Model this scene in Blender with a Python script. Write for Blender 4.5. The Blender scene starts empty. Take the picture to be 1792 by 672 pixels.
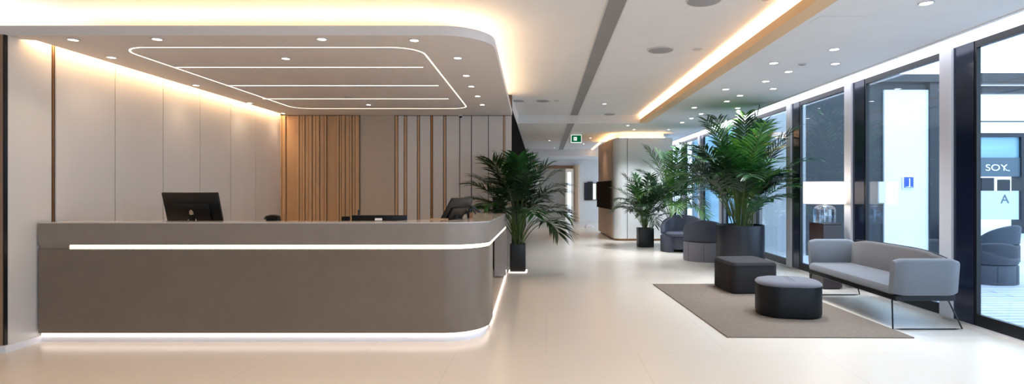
import bpy, bmesh, math, random
from mathutils import Vector, Matrix, Euler
PI = math.pi
sc = bpy.context.scene
COL = sc.collection
H = 1.45                      # eye height
F = 950.0                     # focal length in pixels of a 1792 wide frame
CX, CY = 956.0, 330.0         # vanishing point of the room

# ------------------------------------------------------------------ camera
cam_d = bpy.data.cameras.new('camera')
cam_d.sensor_width = 36; cam_d.lens = 36*F/1792
cam_d.shift_x = -(CX-896)/1792; cam_d.shift_y = -(336-CY)/1792
cam_d.clip_end = 300
cam = bpy.data.objects.new('camera', cam_d); COL.objects.link(cam)
cam.location = (0, 0, H); cam.rotation_euler = (PI/2, 0, 0)
sc.camera = cam

# ------------------------------------------------------------------ world, exposure
w = bpy.data.worlds.new('world'); sc.world = w; w.use_nodes = True
bg = w.node_tree.nodes['Background']
bg.inputs['Color'].default_value = (0.64, 0.81, 1.0, 1); bg.inputs['Strength'].default_value = 3.9
sc.view_settings.view_transform = 'Standard'; sc.view_settings.look = 'None'
sc.view_settings.gamma = 1.0; sc.view_settings.use_curve_mapping = False
sc.view_settings.exposure = 0.24
sc.cycles.max_bounces = 10; sc.cycles.diffuse_bounces = 5; sc.cycles.glossy_bounces = 4
sc.cycles.transparent_max_bounces = 16; sc.cycles.caustics_reflective = False; sc.cycles.caustics_refractive = False
sc.cycles.use_denoising = True
sc.cycles.sample_clamp_indirect = 6

E_CEIL = 24.0     # cove over the reception soffit
E_COFFER = 34.0   # cove of the centre coffer
E_WALL = 38.0     # wall washer behind the desk
E_LINE = 3.2      # light lines in the soffit
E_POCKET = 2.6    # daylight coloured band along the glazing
E_DESK = 6.0
E_PLINTH = 2.6
SPOT_W, SPOT_C = 36.0, 75.0

# ------------------------------------------------------------------ helpers
def lin(c):
    return tuple((v/255/12.92 if v/255 <= .04045 else ((v/255+.055)/1.055)**2.4) for v in c)

def mat(name, col, rough=.5, metal=0, noise=0.0, scale=8.0, bump=0.0, bscale=200.0, spec=.5, coat=0, trans=0, sheen=0, stretch=None):
    m = bpy.data.materials.new(name); m.use_nodes = True
    nt = m.node_tree; b = nt.nodes['Principled BSDF']
    c = lin(col)
    b.inputs['Base Color'].default_value = (*c, 1)
    b.inputs['Roughness'].default_value = rough
    b.inputs['Metallic'].default_value = metal
    b.inputs['Specular IOR Level'].default_value = spec
    b.inputs['Coat Weight'].default_value = coat
    b.inputs['Sheen Weight'].default_value = sheen
    b.inputs['Transmission Weight'].default_value = trans
    tc = nt.nodes.new('ShaderNodeTexCoord')
    vec = tc.outputs['Object']
    if stretch:
        mp = nt.nodes.new('ShaderNodeMapping'); mp.inputs['Scale'].default_value = stretch
        nt.links.new(vec, mp.inputs['Vector']); vec = mp.outputs['Vector']
    if noise:
        n = nt.nodes.new('ShaderNodeTexNoise'); n.inputs['Scale'].default_value = scale; n.inputs['Detail'].default_value = 5
        nt.links.new(vec, n.inputs['Vector'])
        r = nt.nodes.new('ShaderNodeMapRange'); r.inputs['From Min'].default_value = .3; r.inputs['From Max'].default_value = .7
        nt.links.new(n.outputs['Fac'], r.inputs['Value'])
        x = nt.nodes.new('ShaderNodeMix'); x.data_type = 'RGBA'
        x.inputs[6].default_value = (*[max(0, v*(1-noise)) for v in c], 1)
        x.inputs[7].default_value = (*[min(1, v*(1+noise)) for v in c], 1)
        nt.links.new(r.outputs['Result'], x.inputs[0]); nt.links.new(x.outputs[2], b.inputs['Base Color'])
    if bump:
        n2 = nt.nodes.new('ShaderNodeTexNoise'); n2.inputs['Scale'].default_value = bscale; n2.inputs['Detail'].default_value = 3
        nt.links.new(vec, n2.inputs['Vector'])
        bp = nt.nodes.new('ShaderNodeBump'); bp.inputs['Strength'].default_value = bump; bp.inputs['Distance'].default_value = .01
        nt.links.new(n2.outputs['Fac'], bp.inputs['Height']); nt.links.new(bp.outputs['Normal'], b.inputs['Normal'])
    return m

def emat(name, col, strength):
    m = bpy.data.materials.new(name); m.use_nodes = True
    nt = m.node_tree; nt.nodes.remove(nt.nodes['Principled BSDF'])
    e = nt.nodes.new('ShaderNodeEmission'); e.inputs['Color'].default_value = (*lin(col), 1); e.inputs['Strength'].default_value = strength
    nt.links.new(e.outputs[0], nt.nodes['Material Output'].inputs['Surface'])
    return m

def glassmat(name, tint, refl=.08, extra=None):
    m = bpy.data.materials.new(name); m.use_nodes = True
    nt = m.node_tree; nt.nodes.remove(nt.nodes['Principled BSDF'])
    t = nt.nodes.new('ShaderNodeBsdfTransparent'); t.inputs['Color'].default_value = (*tint, 1)
    g = nt.nodes.new('ShaderNodeBsdfGlossy'); g.inputs['Roughness'].default_value = .01; g.inputs['Color'].default_value = (.9, .95, 1, 1)
    lw = nt.nodes.new('ShaderNodeLayerWeight'); lw.inputs['Blend'].default_value = .35
    r = nt.nodes.new('ShaderNodeMapRange'); r.inputs['To Min'].default_value = refl*.6; r.inputs['To Max'].default_value = min(1, refl*4)
    nt.links.new(lw.outputs['Fresnel'], r.inputs['Value'])
    x = nt.nodes.new('ShaderNodeMixShader'); nt.links.new(r.outputs['Result'], x.inputs[0])
    nt.links.new(t.outputs[0], x.inputs[1]); nt.links.new(g.outputs[0], x.inputs[2])
    nt.links.new(x.outputs[0], nt.nodes['Material Output'].inputs['Surface'])
    return m

class MB:
    """collects shapes into one mesh object"""
    def __init__(s): s.bm = bmesh.new(); s.mi = 0
    def _tag(s, faces):
        for f in faces: f.material_index = s.mi
    def box(s, x0, x1, y0, y1, z0, z1, bev=0, seg=2, M=None):
        bm2 = bmesh.new(); bmesh.ops.create_cube(bm2, size=1)
        bmesh.ops.scale(bm2, vec=(abs(x1-x0), abs(y1-y0), abs(z1-z0)), verts=bm2.verts)
        if bev: bmesh.ops.bevel(bm2, geom=bm2.edges[:], offset=bev, segments=seg, profile=.5, affect='EDGES')
        bmesh.ops.translate(bm2, vec=((x0+x1)/2, (y0+y1)/2, (z0+z1)/2), verts=bm2.verts)
        if M is not None: bmesh.ops.transform(bm2, matrix=M, verts=bm2.verts)
        s.merge(bm2); return s
    def merge(s, bm2):
        vm = {}
        for v in bm2.verts: vm[v] = s.bm.verts.new(v.co)
        for f in bm2.faces:
            try: nf = s.bm.faces.new([vm[v] for v in f.verts]); nf.material_index = s.mi
            except ValueError: pass
        bm2.free()
    def prism(s, pts, z0, z1, zf=None, cap=True):
        zf = zf or (lambda x, y: 0)
        a = [s.bm.verts.new((x, y, z0+zf(x, y))) for x, y in pts]; b = [s.bm.verts.new((x, y, z1+zf(x, y))) for x, y in pts]
        n = len(pts); fs = []
        for i in range(n): fs.append(s.bm.faces.new([a[i], a[(i+1) % n], b[(i+1) % n], b[i]]))
        if cap: fs.append(s.bm.faces.new(b)); fs.append(s.bm.faces.new(a[::-1]))
        s._tag(fs); return s
    def loft(s, rings, cap0=True, cap1=True, closed=True):
        vs = [[s.bm.verts.new(p) for p in r] for r in rings]; n = len(vs[0]); fs = []
        for k in range(len(vs)-1):
            for i in range(n if closed else n-1):
                j = (i+1) % n
                fs.append(s.bm.faces.new([vs[k][i], vs[k][j], vs[k+1][j], vs[k+1][i]]))
        if cap0: fs.append(s.bm.faces.new(vs[0][::-1]))
        if cap1: fs.append(s.bm.faces.new(vs[-1]))
        s._tag(fs); return s
    def rr(s, cx, cy, a, b, r, prof, n=8, rot=0, cap0=True, cap1=True):
        """rounded rectangle lofted along prof = [(inset, z), ...]"""
        rings = []
        for ins, z in prof:
            aa, bb = max(a-ins, .0005), max(b-ins, .0005); rad = min(max(r-ins, .0004), aa, bb); ring = []
            for q, (sx, sy) in enumerate(((1, 1), (-1, 1), (-1, -1), (1, -1))):
                for k in range(n+1):
                    t = q*PI/2 + k*PI/2/n
                    x = sx*(aa-rad)+rad*math.cos(t); y = sy*(bb-rad)+rad*math.sin(t)
                    ring.append((cx+x*math.cos(rot)-y*math.sin(rot), cy+x*math.sin(rot)+y*math.cos(rot), z))
            rings.append(ring)
        return s.loft(rings, cap0, cap1)
    def tube(s, pts, r, n=8, rf=None):
        pts = [Vector(p) for p in pts]; rings = []; up = None
        for i, p in enumerate(pts):
            d = (pts[min(i+1, len(pts)-1)]-pts[max(i-1, 0)]).normalized()
            if up is None: up = Vector((0, 0, 1)) if abs(d.z) < .9 else Vector((1, 0, 0))
            u = (up-d*up.dot(d)).normalized(); v = d.cross(u); up = u
            rr_ = r if rf is None else rf(i/(len(pts)-1))
            rings.append([p+(u*math.cos(2*PI*k/n)+v*math.sin(2*PI*k/n))*rr_ for k in range(n)])
        return s.loft(rings)
    def face(s, pts):
        s._tag([s.bm.faces.new([s.bm.verts.new(p) for p in pts])]); return s
    def build(s, name, mats, parent=None, smooth=True, angle=35, loc=None):
        me = bpy.data.meshes.new(name)
        bmesh.ops.recalc_face_normals(s.bm, faces=s.bm.faces[:])
        s.bm.to_mesh(me); s.bm.free()
        if not isinstance(mats, (list, tuple)): mats = [mats]
        for m in mats: me.materials.append(m)
        if smooth:
            me.polygons.foreach_set('use_smooth', [True]*len(me.polygons)); me.set_sharp_from_angle(angle=math.radians(angle))
        o = bpy.data.objects.new(name, me); COL.objects.link(o)
        if parent: o.parent = parent
        if loc: o.location = loc
        return o

def tag(o, label=None, cat=None, group=None, kind=None):
    if label: o['label'] = label
    if cat: o['category'] = cat
    if group: o['group'] = group
    if kind: o['kind'] = kind
    return o
def thing(name, label, cat, loc=(0, 0, 0), rz=0, group=None):
    o = bpy.data.objects.new(name, None); COL.objects.link(o); o.empty_display_size = .1
    o.location = loc; o.rotation_euler = (0, 0, rz)
    return tag(o, label, cat, group)
def struct(o): o['kind'] = 'structure'; return o
def copy_tree(o, parent=None):
    c = o.copy(); COL.objects.link(c); c.parent = parent
    for ch in [q for q in bpy.data.objects if q.parent == o]: copy_tree(ch, c)
    return c
def text(body, size, m, parent, loc, rot=(PI/2, 0, 0), name='lettering', ext=.004):
    cu = bpy.data.curves.new(name, 'FONT'); cu.body = body; cu.size = size; cu.extrude = ext; cu.align_x = 'CENTER'; cu.align_y = 'CENTER'
    tmp = bpy.data.objects.new(name, cu); COL.objects.link(tmp); bpy.context.view_layer.update()
    me = bpy.data.meshes.new_from_object(tmp.evaluated_get(bpy.context.evaluated_depsgraph_get()))
    bpy.data.objects.remove(tmp); bpy.data.curves.remove(cu); me.materials.clear(); me.materials.append(m); me.name = name
    o = bpy.data.objects.new(name, me); COL.objects.link(o); o.parent = parent; o.location = loc; o.rotation_euler = rot
    return o
def pl(x, y, z):
    """pixel -> point on the horizontal plane of height z above the floor"""
    Y = (z-H)*F/(CY-y); return ((x-CX)*Y/F, Y)
def wl(px, Y): return (px-CX)*Y/F

# ------------------------------------------------------------------ materials
M = {}
M['ceil'] = mat('ceiling_paint', (226, 224, 222), .7, noise=.02, scale=3)
M['soffit'] = mat('soffit_paint', (222, 216, 212), .6, noise=.02, scale=3)
M['fascia'] = mat('fascia_warm_lit', (226, 190, 146), .5)  # tan tone carries the warm light falling on the fascia face
M['wall'] = mat('lacquer_panel', (214, 208, 202), .35, noise=.03, scale=2, stretch=(1, 1, .3))
M['wallR'] = mat('white_wall', (226, 224, 222), .45, noise=.02, scale=2)
M['taupe_wall'] = mat('taupe_wall', (150, 118, 92), .6, noise=.04)
M['seam'] = mat('dark_seam', (48, 38, 32), .6, noise=.05)
M['bronze'] = mat('bronze_strip', (160, 112, 72), .3, .6, noise=.06, scale=20)
M['timber'] = mat('timber_slat', (186, 150, 114), .5, noise=.10, scale=5, stretch=(14, 14, .6))
M['timber2'] = mat('timber_panel', (180, 144, 108), .5, noise=.06, scale=4, stretch=(10, 10, .5))
M['backpanel'] = mat('lacquer_panel_grey', (204, 197, 190), .4, noise=.03, scale=2, stretch=(1, 1, .3))
M['greybeige'] = mat('smooth_panel', (176, 163, 148), .5, noise=.03)
M['desklow'] = mat('desk_stone_shaded', (120, 106, 93), .3, noise=.05, scale=7, bump=.04, bscale=300)  # same stone as the upper band, tinted darker where less light falls
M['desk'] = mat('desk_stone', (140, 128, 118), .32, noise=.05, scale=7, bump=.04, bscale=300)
M['desktop'] = mat('counter_stone', (196, 188, 180), .12, noise=.05, scale=9)
M['white'] = mat('white_satin', (232, 232, 236), .35, noise=.01)
M['black'] = mat('black_metal', (17, 18, 22), .35, .3, noise=.1)
M['darkglass'] = mat('dark_cladding', (28, 36, 58), .16, .35, noise=.08, scale=2, spec=.8)
M['blackplastic'] = mat('black_plastic', (12, 12, 13), .38, noise=.1, scale=30)
M['screen'] = mat('screen_glass', (26, 21, 19), .4, noise=.05, spec=.2)
M['tvscreen'] = mat('tv_screen', (46, 36, 31), .8, noise=.05, spec=.03)
M['char'] = mat('charcoal_panel', (26, 24, 26), .5, noise=.1)
M['pot'] = mat('pot_graphite', (30, 33, 42), .38, noise=.05, scale=6)
M['potblack'] = mat('pot_black', (14, 15, 17), .4, noise=.08, scale=6)
M['soil'] = mat('soil', (38, 28, 20), .95, noise=.4, scale=60, bump=.8, bscale=90)
M['stem'] = mat('palm_stem', (72, 92, 34), .5, noise=.25, scale=20)
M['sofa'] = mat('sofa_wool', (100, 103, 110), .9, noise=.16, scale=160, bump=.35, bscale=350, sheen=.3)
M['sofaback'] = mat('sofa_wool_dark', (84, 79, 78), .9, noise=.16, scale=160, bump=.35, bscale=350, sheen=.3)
M['chair'] = mat('chair_felt', (76, 78, 92), .75, noise=.06, scale=40, bump=.15, bscale=300)
M['chairlight'] = mat('chair_leather', (126, 124, 132), .55, noise=.05, scale=30)
M['otto'] = mat('ottoman_fabric', (34, 31, 34), .85, noise=.10, scale=60, bump=.2, bscale=300)
M['leather'] = mat('ottoman_leather', (11, 11, 15), .5, noise=.08, scale=30, bump=.1, bscale=250, spec=.3)
M['ottotop'] = mat('ottoman_top_fabric', (92, 92, 101), .85, noise=.08, scale=80, bump=.25, bscale=300, sheen=.3)
M['plinth'] = mat('pedestal_brown', (48, 36, 38), .3, noise=.06)
M['shade'] = None
M['led'] = emat('led_warm', (255, 216, 170), E_CEIL)
M['led_coffer'] = emat('led_coffer', (255, 220, 176), E_COFFER)
M['led_wall'] = emat('led_wall_wash', (255, 210, 155), E_WALL)
M['line'] = emat('light_line', (255, 234, 208), E_LINE)
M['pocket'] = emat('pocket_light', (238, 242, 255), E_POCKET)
M['deskled'] = emat('desk_light_band', (255, 235, 200), E_DESK)
M['plinthled'] = emat('plinth_light', (255, 236, 225), E_PLINTH)
M['lens'] = emat('downlight_lens', (255, 246, 230), 12)
M['ring'] = mat('downlight_ring', (200, 198, 196), .3, .2)
M['grille'] = None
M['speaker'] = mat('speaker_mesh', (150, 150, 154), .7, noise=.15, scale=300)
M['glass'] = glassmat('window_glass', (.90, .95, .98), .045)
M['green'] = emat('exit_green', (10, 120, 70), .5)
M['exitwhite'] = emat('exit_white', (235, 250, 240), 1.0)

def rug_mat():
    m = mat('woven_rug', (122, 109, 98), .95, noise=.10, scale=30)
    nt = m.node_tree; b = nt.nodes['Principled BSDF']; tc = nt.nodes['Texture Coordinate']
    wv = nt.nodes.new('ShaderNodeTexWave'); wv.inputs['Scale'].default_value = 30; wv.inputs['Distortion'].default_value = 1.0; wv.bands_direction = 'Y'
    wv2 = nt.nodes.new('ShaderNodeTexWave'); wv2.inputs['Scale'].default_value = 30; wv2.inputs['Distortion'].default_value = 1.0; wv2.bands_direction = 'X'
    a = nt.nodes.new('ShaderNodeMath'); a.operation = 'MULTIPLY'
    nt.links.new(tc.outputs['Object'], wv.inputs['Vector']); nt.links.new(tc.outputs['Object'], wv2.inputs['Vector'])
    nt.links.new(wv.outputs['Fac'], a.inputs[0]); nt.links.new(wv2.outputs['Fac'], a.inputs[1])
    bp = nt.nodes.new('ShaderNodeBump'); bp.inputs['Strength'].default_value = .5; bp.inputs['Distance'].default_value = .006
    nt.links.new(a.outputs[0], bp.inputs['Height']); nt.links.new(bp.outputs['Normal'], b.inputs['Normal'])
    return m
M['rug'] = rug_mat()

def floor_mat():
    m = mat('polished_microcement', (225, 214, 201), .27, noise=.012, scale=.8)
    nt = m.node_tree; b = nt.nodes['Principled BSDF']; tc = nt.nodes['Texture Coordinate']
    old = b.inputs['Base Color'].links[0].from_socket
    br = nt.nodes.new('ShaderNodeTexBrick'); br.offset = 0.5; br.squash = 1
    br.inputs['Scale'].default_value = 1; br.inputs['Brick Width'].default_value = 1.6; br.inputs['Row Height'].default_value = 1.6
    br.inputs['Mortar Size'].default_value = .004; br.inputs['Mortar Smooth'].default_value = .6
    br.inputs['Color1'].default_value = (1, 1, 1, 1); br.inputs['Color2'].default_value = (.985, .985, .985, 1); br.inputs['Mortar'].default_value = (.86, .85, .84, 1)
    nt.links.new(tc.outputs['Object'], br.inputs['Vector'])
    x = nt.nodes.new('ShaderNodeMix'); x.data_type = 'RGBA'; x.blend_type = 'MULTIPLY'; x.inputs[0].default_value = 1
    nt.links.new(old, x.inputs[6]); nt.links.new(br.outputs['Color'], x.inputs[7]); nt.links.new(x.outputs[2], b.inputs['Base Color'])
    return m
M['floor'] = floor_mat()

def deck_mat():
    m = mat('deck_boards', (190, 196, 206), .6, noise=.12, scale=6, stretch=(.4, 8, 1))
    nt = m.node_tree; b = nt.nodes['Principled BSDF']; tc = nt.nodes['Texture Coordinate']
    old = b.inputs['Base Color'].links[0].from_socket
    br = nt.nodes.new('ShaderNodeTexBrick'); br.inputs['Scale'].default_value = 1; br.inputs['Brick Width'].default_value = 3.2; br.inputs['Row Height'].default_value = .14
    br.inputs['Mortar Size'].default_value = .012; br.inputs['Color1'].default_value = (1, 1, 1, 1); br.inputs['Color2'].default_value = (.85, .86, .88, 1); br.inputs['Mortar'].default_value = (.25, .27, .3, 1)
    nt.links.new(tc.outputs['Object'], br.inputs['Vector'])
    x = nt.nodes.new('ShaderNodeMix'); x.data_type = 'RGBA'; x.blend_type = 'MULTIPLY'; x.inputs[0].default_value = 1
    nt.links.new(old, x.inputs[6]); nt.links.new(br.outputs['Color'], x.inputs[7]); nt.links.new(x.outputs[2], b.inputs['Base Color'])
    return m
M['deck'] = deck_mat()

def grille_mat():
    m = mat('perforated_grille', (112, 110, 108), .5, .3)
    nt = m.node_tree; b = nt.nodes['Principled BSDF']; tc = nt.nodes['Texture Coordinate']
    v = nt.nodes.new('ShaderNodeTexBrick'); v.inputs['Scale'].default_value = 1; v.inputs['Brick Width'].default_value = .024; v.inputs['Row Height'].default_value = .024; v.offset = .5
    v.inputs['Mortar Size'].default_value = .007; v.inputs['Color1'].default_value = (.02, .02, .02, 1); v.inputs['Color2'].default_value = (.02, .02, .02, 1); v.inputs['Mortar'].default_value = (.30, .29, .28, 1)
    nt.links.new(tc.outputs['Object'], v.inputs['Vector']); nt.links.new(v.outputs['Color'], b.inputs['Base Color'])
    return m
M['grille'] = grille_mat()

def leaf_mat(name, c1, c2):
    m = bpy.data.materials.new(name); m.use_nodes = True
    nt = m.node_tree; b = nt.nodes['Principled BSDF']
    tc = nt.nodes.new('ShaderNodeTexCoord'); n = nt.nodes.new('ShaderNodeTexNoise'); n.inputs['Scale'].default_value = 7; n.inputs['Detail'].default_value = 3
    nt.links.new(tc.outputs['Object'], n.inputs['Vector'])
    r = nt.nodes.new('ShaderNodeMapRange'); r.inputs['From Min'].default_value = .32; r.inputs['From Max'].default_value = .68; nt.links.new(n.outputs['Fac'], r.inputs['Value'])
    x = nt.nodes.new('ShaderNodeMix'); x.data_type = 'RGBA'; x.inputs[6].default_value = (*lin(c1), 1); x.inputs[7].default_value = (*lin(c2), 1)
    nt.links.new(r.outputs['Result'], x.inputs[0]); nt.links.new(x.outputs[2], b.inputs['Base Color'])
    b.inputs['Roughness'].default_value = .28
    t = nt.nodes.new('ShaderNodeBsdfTranslucent'); nt.links.new(x.outputs[2], t.inputs['Color'])
    mx = nt.nodes.new('ShaderNodeMixShader'); mx.inputs[0].default_value = .12
    nt.links.new(b.outputs[0], mx.inputs[1]); nt.links.new(t.outputs[0], mx.inputs[2]); nt.links.new(mx.outputs[0], nt.nodes['Material Output'].inputs['Surface'])
    return m
M['leaf'] = leaf_mat('palm_leaf', (16, 50, 24), (46, 96, 38))
M['leafdark'] = leaf_mat('palm_leaf_dark', (10, 30, 17), (32, 66, 30))
M['leafbright'] = leaf_mat('palm_leaf_bright', (44, 96, 36), (96, 140, 54))
M['leafyellow'] = leaf_mat('palm_leaf_yellow', (150, 170, 50), (206, 200, 84))

# ------------------------------------------------------------------ room shell
def swx(Y): return -4.79-.028*(Y-4.83)          # wall behind the desk side
def rgx(Y): return -.50-.028*(Y-5.28)           # free edge of the soffit
Y0 = -3.4
struct(MB().face([(-7, Y0, 0), (4.66, Y0, 0), (4.66, 25, 0), (-7, 25, 0)]).build('floor', M['floor']))

# ceilings: upper coffer, lower ceiling, step
mb = MB()
mb.box(-7, 2.40, Y0, 12.9, 3.20, 3.26)
up = struct(mb.build('ceiling', M['ceil'], smooth=False))
mb = MB()
mb.box(2.40, 4.13, Y0, 12.9, 3.0, 3.26)
mb.box(-.9, 4.13, 12.9, 25, 3.0, 3.26)
mb.box(4.13, 4.7, Y0, 25, 3.16, 3.26)
struct(mb.build('ceiling', M['ceil'], smooth=False))
# coffer fascia lip + ledge
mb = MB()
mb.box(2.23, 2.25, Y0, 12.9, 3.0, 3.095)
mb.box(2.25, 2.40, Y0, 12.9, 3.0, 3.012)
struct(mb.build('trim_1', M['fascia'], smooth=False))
o = MB().box(2.29, 2.34, Y0+.1, 12.85, 3.012, 3.03).build('led_strip', M['led_coffer'], smooth=False)
tag(o, 'warm hidden light strip on the ledge of the long ceiling cove over the walkway', 'light strip')
# beam at end of corridor and ceiling beyond
mb = MB(); mb.box(-.9, 4.6, 21.5, 21.7, 2.74, 3.0); mb.box(-.9, 4.6, 21.7, 25, 2.74, 2.80)
struct(mb.build('ceiling', M['ceil'], smooth=False))

# reception soffit
def arc(cx, cy, r, a0, a1, n=14): return [(cx+r*math.cos(a0+(a1-a0)*k/n), cy+r*math.sin(a0+(a1-a0)*k/n)) for k in range(n+1)]
SZ0, SZ1 = 2.813, 2.90
pts = [(-7, 4.83)] + arc(rgx(5.28)-.45, 5.28, .45, -PI/2, 0) + [(rgx(10.1), 10.1)] + [(swx(10.1)+.10, 10.1), (swx(5.0)+.10, 5.0), (swx(5.0)-.02, 4.95), (-7, 4.95)]
struct(MB().prism(pts, SZ0, SZ1).build('ceiling', M['soffit'], angle=20))
# riser above the soffit, set back
mb = MB(); mb.box(-7, -1.9, 6.1, 6.16, SZ1, 3.2); mb.box(-1.96, -1.9, 6.16, 10.1, SZ1, 3.2)
struct(mb.build('trim_2', M['soffit'], smooth=False))
# LED on top of soffit
path = [(-6.9, 5.46)] + arc(rgx(5.6)-.57, 5.83, .37, -PI/2, 0, 8) + [(rgx(10)-.2, 10.0)]
mb = MB()
for i in range(len(path)-1):
    (xa, ya), (xb, yb) = path[i], path[i+1]; d = Vector((xb-xa, yb-ya)).normalized(); n = Vector((-d.y, d.x))*.025
    mb.prism([(xa-n.x, ya-n.y), (xb-n.x, yb-n.y), (xb+n.x, yb+n.y), (xa+n.x, ya+n.y)], SZ1+.002, SZ1+.02)
tag(mb.build('led_strip', M['led'], smooth=False), 'warm hidden light strip on top of the rounded ceiling panel over the desk', 'light strip')
# wall washer slot
a, b = swx(5.0), swx(10.05)
mb = MB(); mb.prism([(a, 5.0), (a+.16, 5.0), (b+.16, 10.1), (b, 10.1)], 2.91, 2.93)
struct(mb.build('trim_3', M['soffit'], smooth=False))
mb = MB(); mb.prism([(a+.045, 5.02), (a+.09, 5.02), (b+.09, 10.05), (b+.045, 10.05)], 2.895, 2.909)
tag(mb.build('led_strip', M['led_wall'], smooth=False), 'warm hidden light strip in the slot where panelled wall meets ceiling behind desk', 'light strip')

# side wall behind desk, panels with seams
def wall_left():
    mb = MB()
    mb.prism([(swx(4.83)-.012, 4.831), (swx(10.2)-.012, 10.2), (swx(10.2)-.2, 10.2), (swx(4.83)-.2, 4.831)], 0, 2.9)
    w0 = struct(mb.build('wall_left', M['seam'], smooth=False))
    px = [203, 287, 351.5, 405, 449]
    Ys = [4.825] + [4412/(956-p-26.6) for p in (93, 99)] + [4412/(956-p-26.6) for p in px] + [10.1]
    pan = MB()
    edges = [(Ys[0], Ys[1]), (Ys[2], Ys[3])] + [(Ys[i], Ys[i+1]) for i in range(3, len(Ys)-1)]
    for (ya, yb) in edges:
        ya += .006; yb -= .006
        pan.prism([(swx(ya), ya), (swx(yb), yb), (swx(yb)-.0119, yb), (swx(ya)-.0119, ya)], .0, 2.895)
    pan.build('wall_panels', M['wall'], w0, smooth=False)
    g = MB(); ya, yb = Ys[1]+.012, Ys[2]-.012
    g.prism([(swx(ya)-.004, ya), (swx(yb)-.004, yb), (swx(yb)-.0119, yb), (swx(ya)-.0119, ya)], 0, 2.905)
    g.build('bronze_inlay', M['bronze'], w0, smooth=False)
wall_left()
# end of that wall facing the lobby
mb = MB(); mb.box(-7, -4.805, 4.80, 4.95, 0, SZ0); struct(mb.build('wall_front', M['taupe_wall'], smooth=False))
mb = MB(); mb.box(-4.8045, -4.7915, 4.80, 4.829, 0, SZ0); struct(mb.build('trim_4', M['black'], smooth=False))
# baseboard
mb = MB(); mb.prism([(swx(4.78)+.028, 4.78), (swx(5.2)+.028, 5.16), (swx(5.2)+.001, 5.16), (swx(4.84)+.001, 4.84), (swx(4.8)-.02, 4.795), (-7, 4.795), (-7, 4.78)], 0, .062)
struct(mb.build('baseboard_left', M['white'], smooth=False))

# back wall of reception
def wall_back():
    YB = 10.1; w0 = MB().box(-5.2, -.645, YB+.03, YB+.2, 0, 3.2).build('wall_back', M['seam'], smooth=False); struct(w0)
    light, tim, tim2, bro, sm = MB(), MB(), MB(), MB(), MB()
    T = [484, 489.8, 494.6, 501.1, 519.6, 524.9, 530, 534.8, 541, 547.3, 553.5, 560.4, 568.1, 572.3, 589.2, 594.6, 598.5, 605, 612.7, 616.9, 622.3, 629.4]
    rng = random.Random(4)
    for i in range(len(T)-1):
        xa, xb = wl(T[i]+.65, YB), wl(T[i+1]-.65, YB)
        tgt = tim2 if T[i+1]-T[i] > 12 else tim
        d = .03 if tgt is tim else .012
        tgt.box(xa, xb, YB-d+.012*(i % 2), YB+.03, 0, SZ0-.012)
    sm.box(wl(630.2, YB), wl(690, YB), YB+.01, YB+.03, 0, SZ0)
    L = [(697, 706.2), (712.6, 729.4), (735.2, 753), (758, 775.2), (781.2, 803.6), (805, 824.2), (825.8, 854.2), (855.4, 880), (884.4, 895)]
    for xa, xb in L: light.box(wl(xa, YB), wl(xb, YB), YB, YB+.03, 0, SZ0-.01)
    for xa, xb in [(691.5, 695.8), (707.4, 711.4), (730.6, 734), (776.4, 780), (880.8, 883.8)]: tim.box(wl(xa, YB), wl(xb, YB), YB+.006, YB+.03, 0, SZ0-.012)
    bro.box(wl(753.8, YB), wl(757.2, YB), YB+.002, YB+.03, 0, SZ0-.012)
    light.build('wall_panels', M['backpanel'], w0, smooth=False); tim.build('timber_slats', M['timber'], w0, smooth=False)
    tim2.build('timber_panels', M['timber2'], w0, smooth=False); sm.build('smooth_panel', M['greybeige'], w0, smooth=False)
    bro.build('bronze_inlay', M['bronze'], w0, smooth=False)
wall_back()
# dark partition flank along the corridor
mb = MB(); mb.prism([(-.64, 10.14), (-.80, 21.5), (-.95, 21.5), (-.95, 10.31)], 0, 2.94)
struct(mb.build('wall_partition', mat('black_partition', (12, 10, 10), .95, noise=.1, spec=.03), smooth=False))
struct(MB().box(-1.0, -.951, 10.31, 24.4, 0, 3.2).build('wall_inner', M['seam'], smooth=False))
struct(MB().box(-1.0, -.66, 10.31, 12.9, 2.94, 3.2).build('trim_9', M['ceil'], smooth=False))
# left enclosure and rear of the lobby, part glazed to add daylight
mb = MB(); mb.box(-7.1, -7.0, Y0, 4.95, 0, 3.26); struct(mb.build('wall_side', M['wallR'], smooth=False))
mb = MB(); mb.box(-7.1, 4.7, Y0-.1, Y0, 2.9, 3.26); mb.box(-7.1, 4.7, Y0-.1, Y0, 0, .12)
mb.box(-7.1, -1.5, Y0-.1, Y0, .12, 2.9)
for k in range(4, 9): mb.box(-7.1+1.46*k, -7.02+1.46*k, Y0-.1, Y0, .12, 2.9)
struct(mb.build('wall_rear', M['wallR'], smooth=False))
wr = bpy.data.objects.new('window_0', None); COL.objects.link(wr); wr['kind'] = 'structure'  # unseen glazing added so daylight reaches the foreground
MB().box(-1.5, 4.6, Y0-.06, Y0-.05, .12, 2.9).build('pane', M['glass'], wr, smooth=False)
struct(MB().face([(-30, -30, -.03), (4.66, -30, -.03), (4.66, Y0-.1, -.03), (-30, Y0-.1, -.03)]).build('exterior_forecourt', M['deck']))

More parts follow.
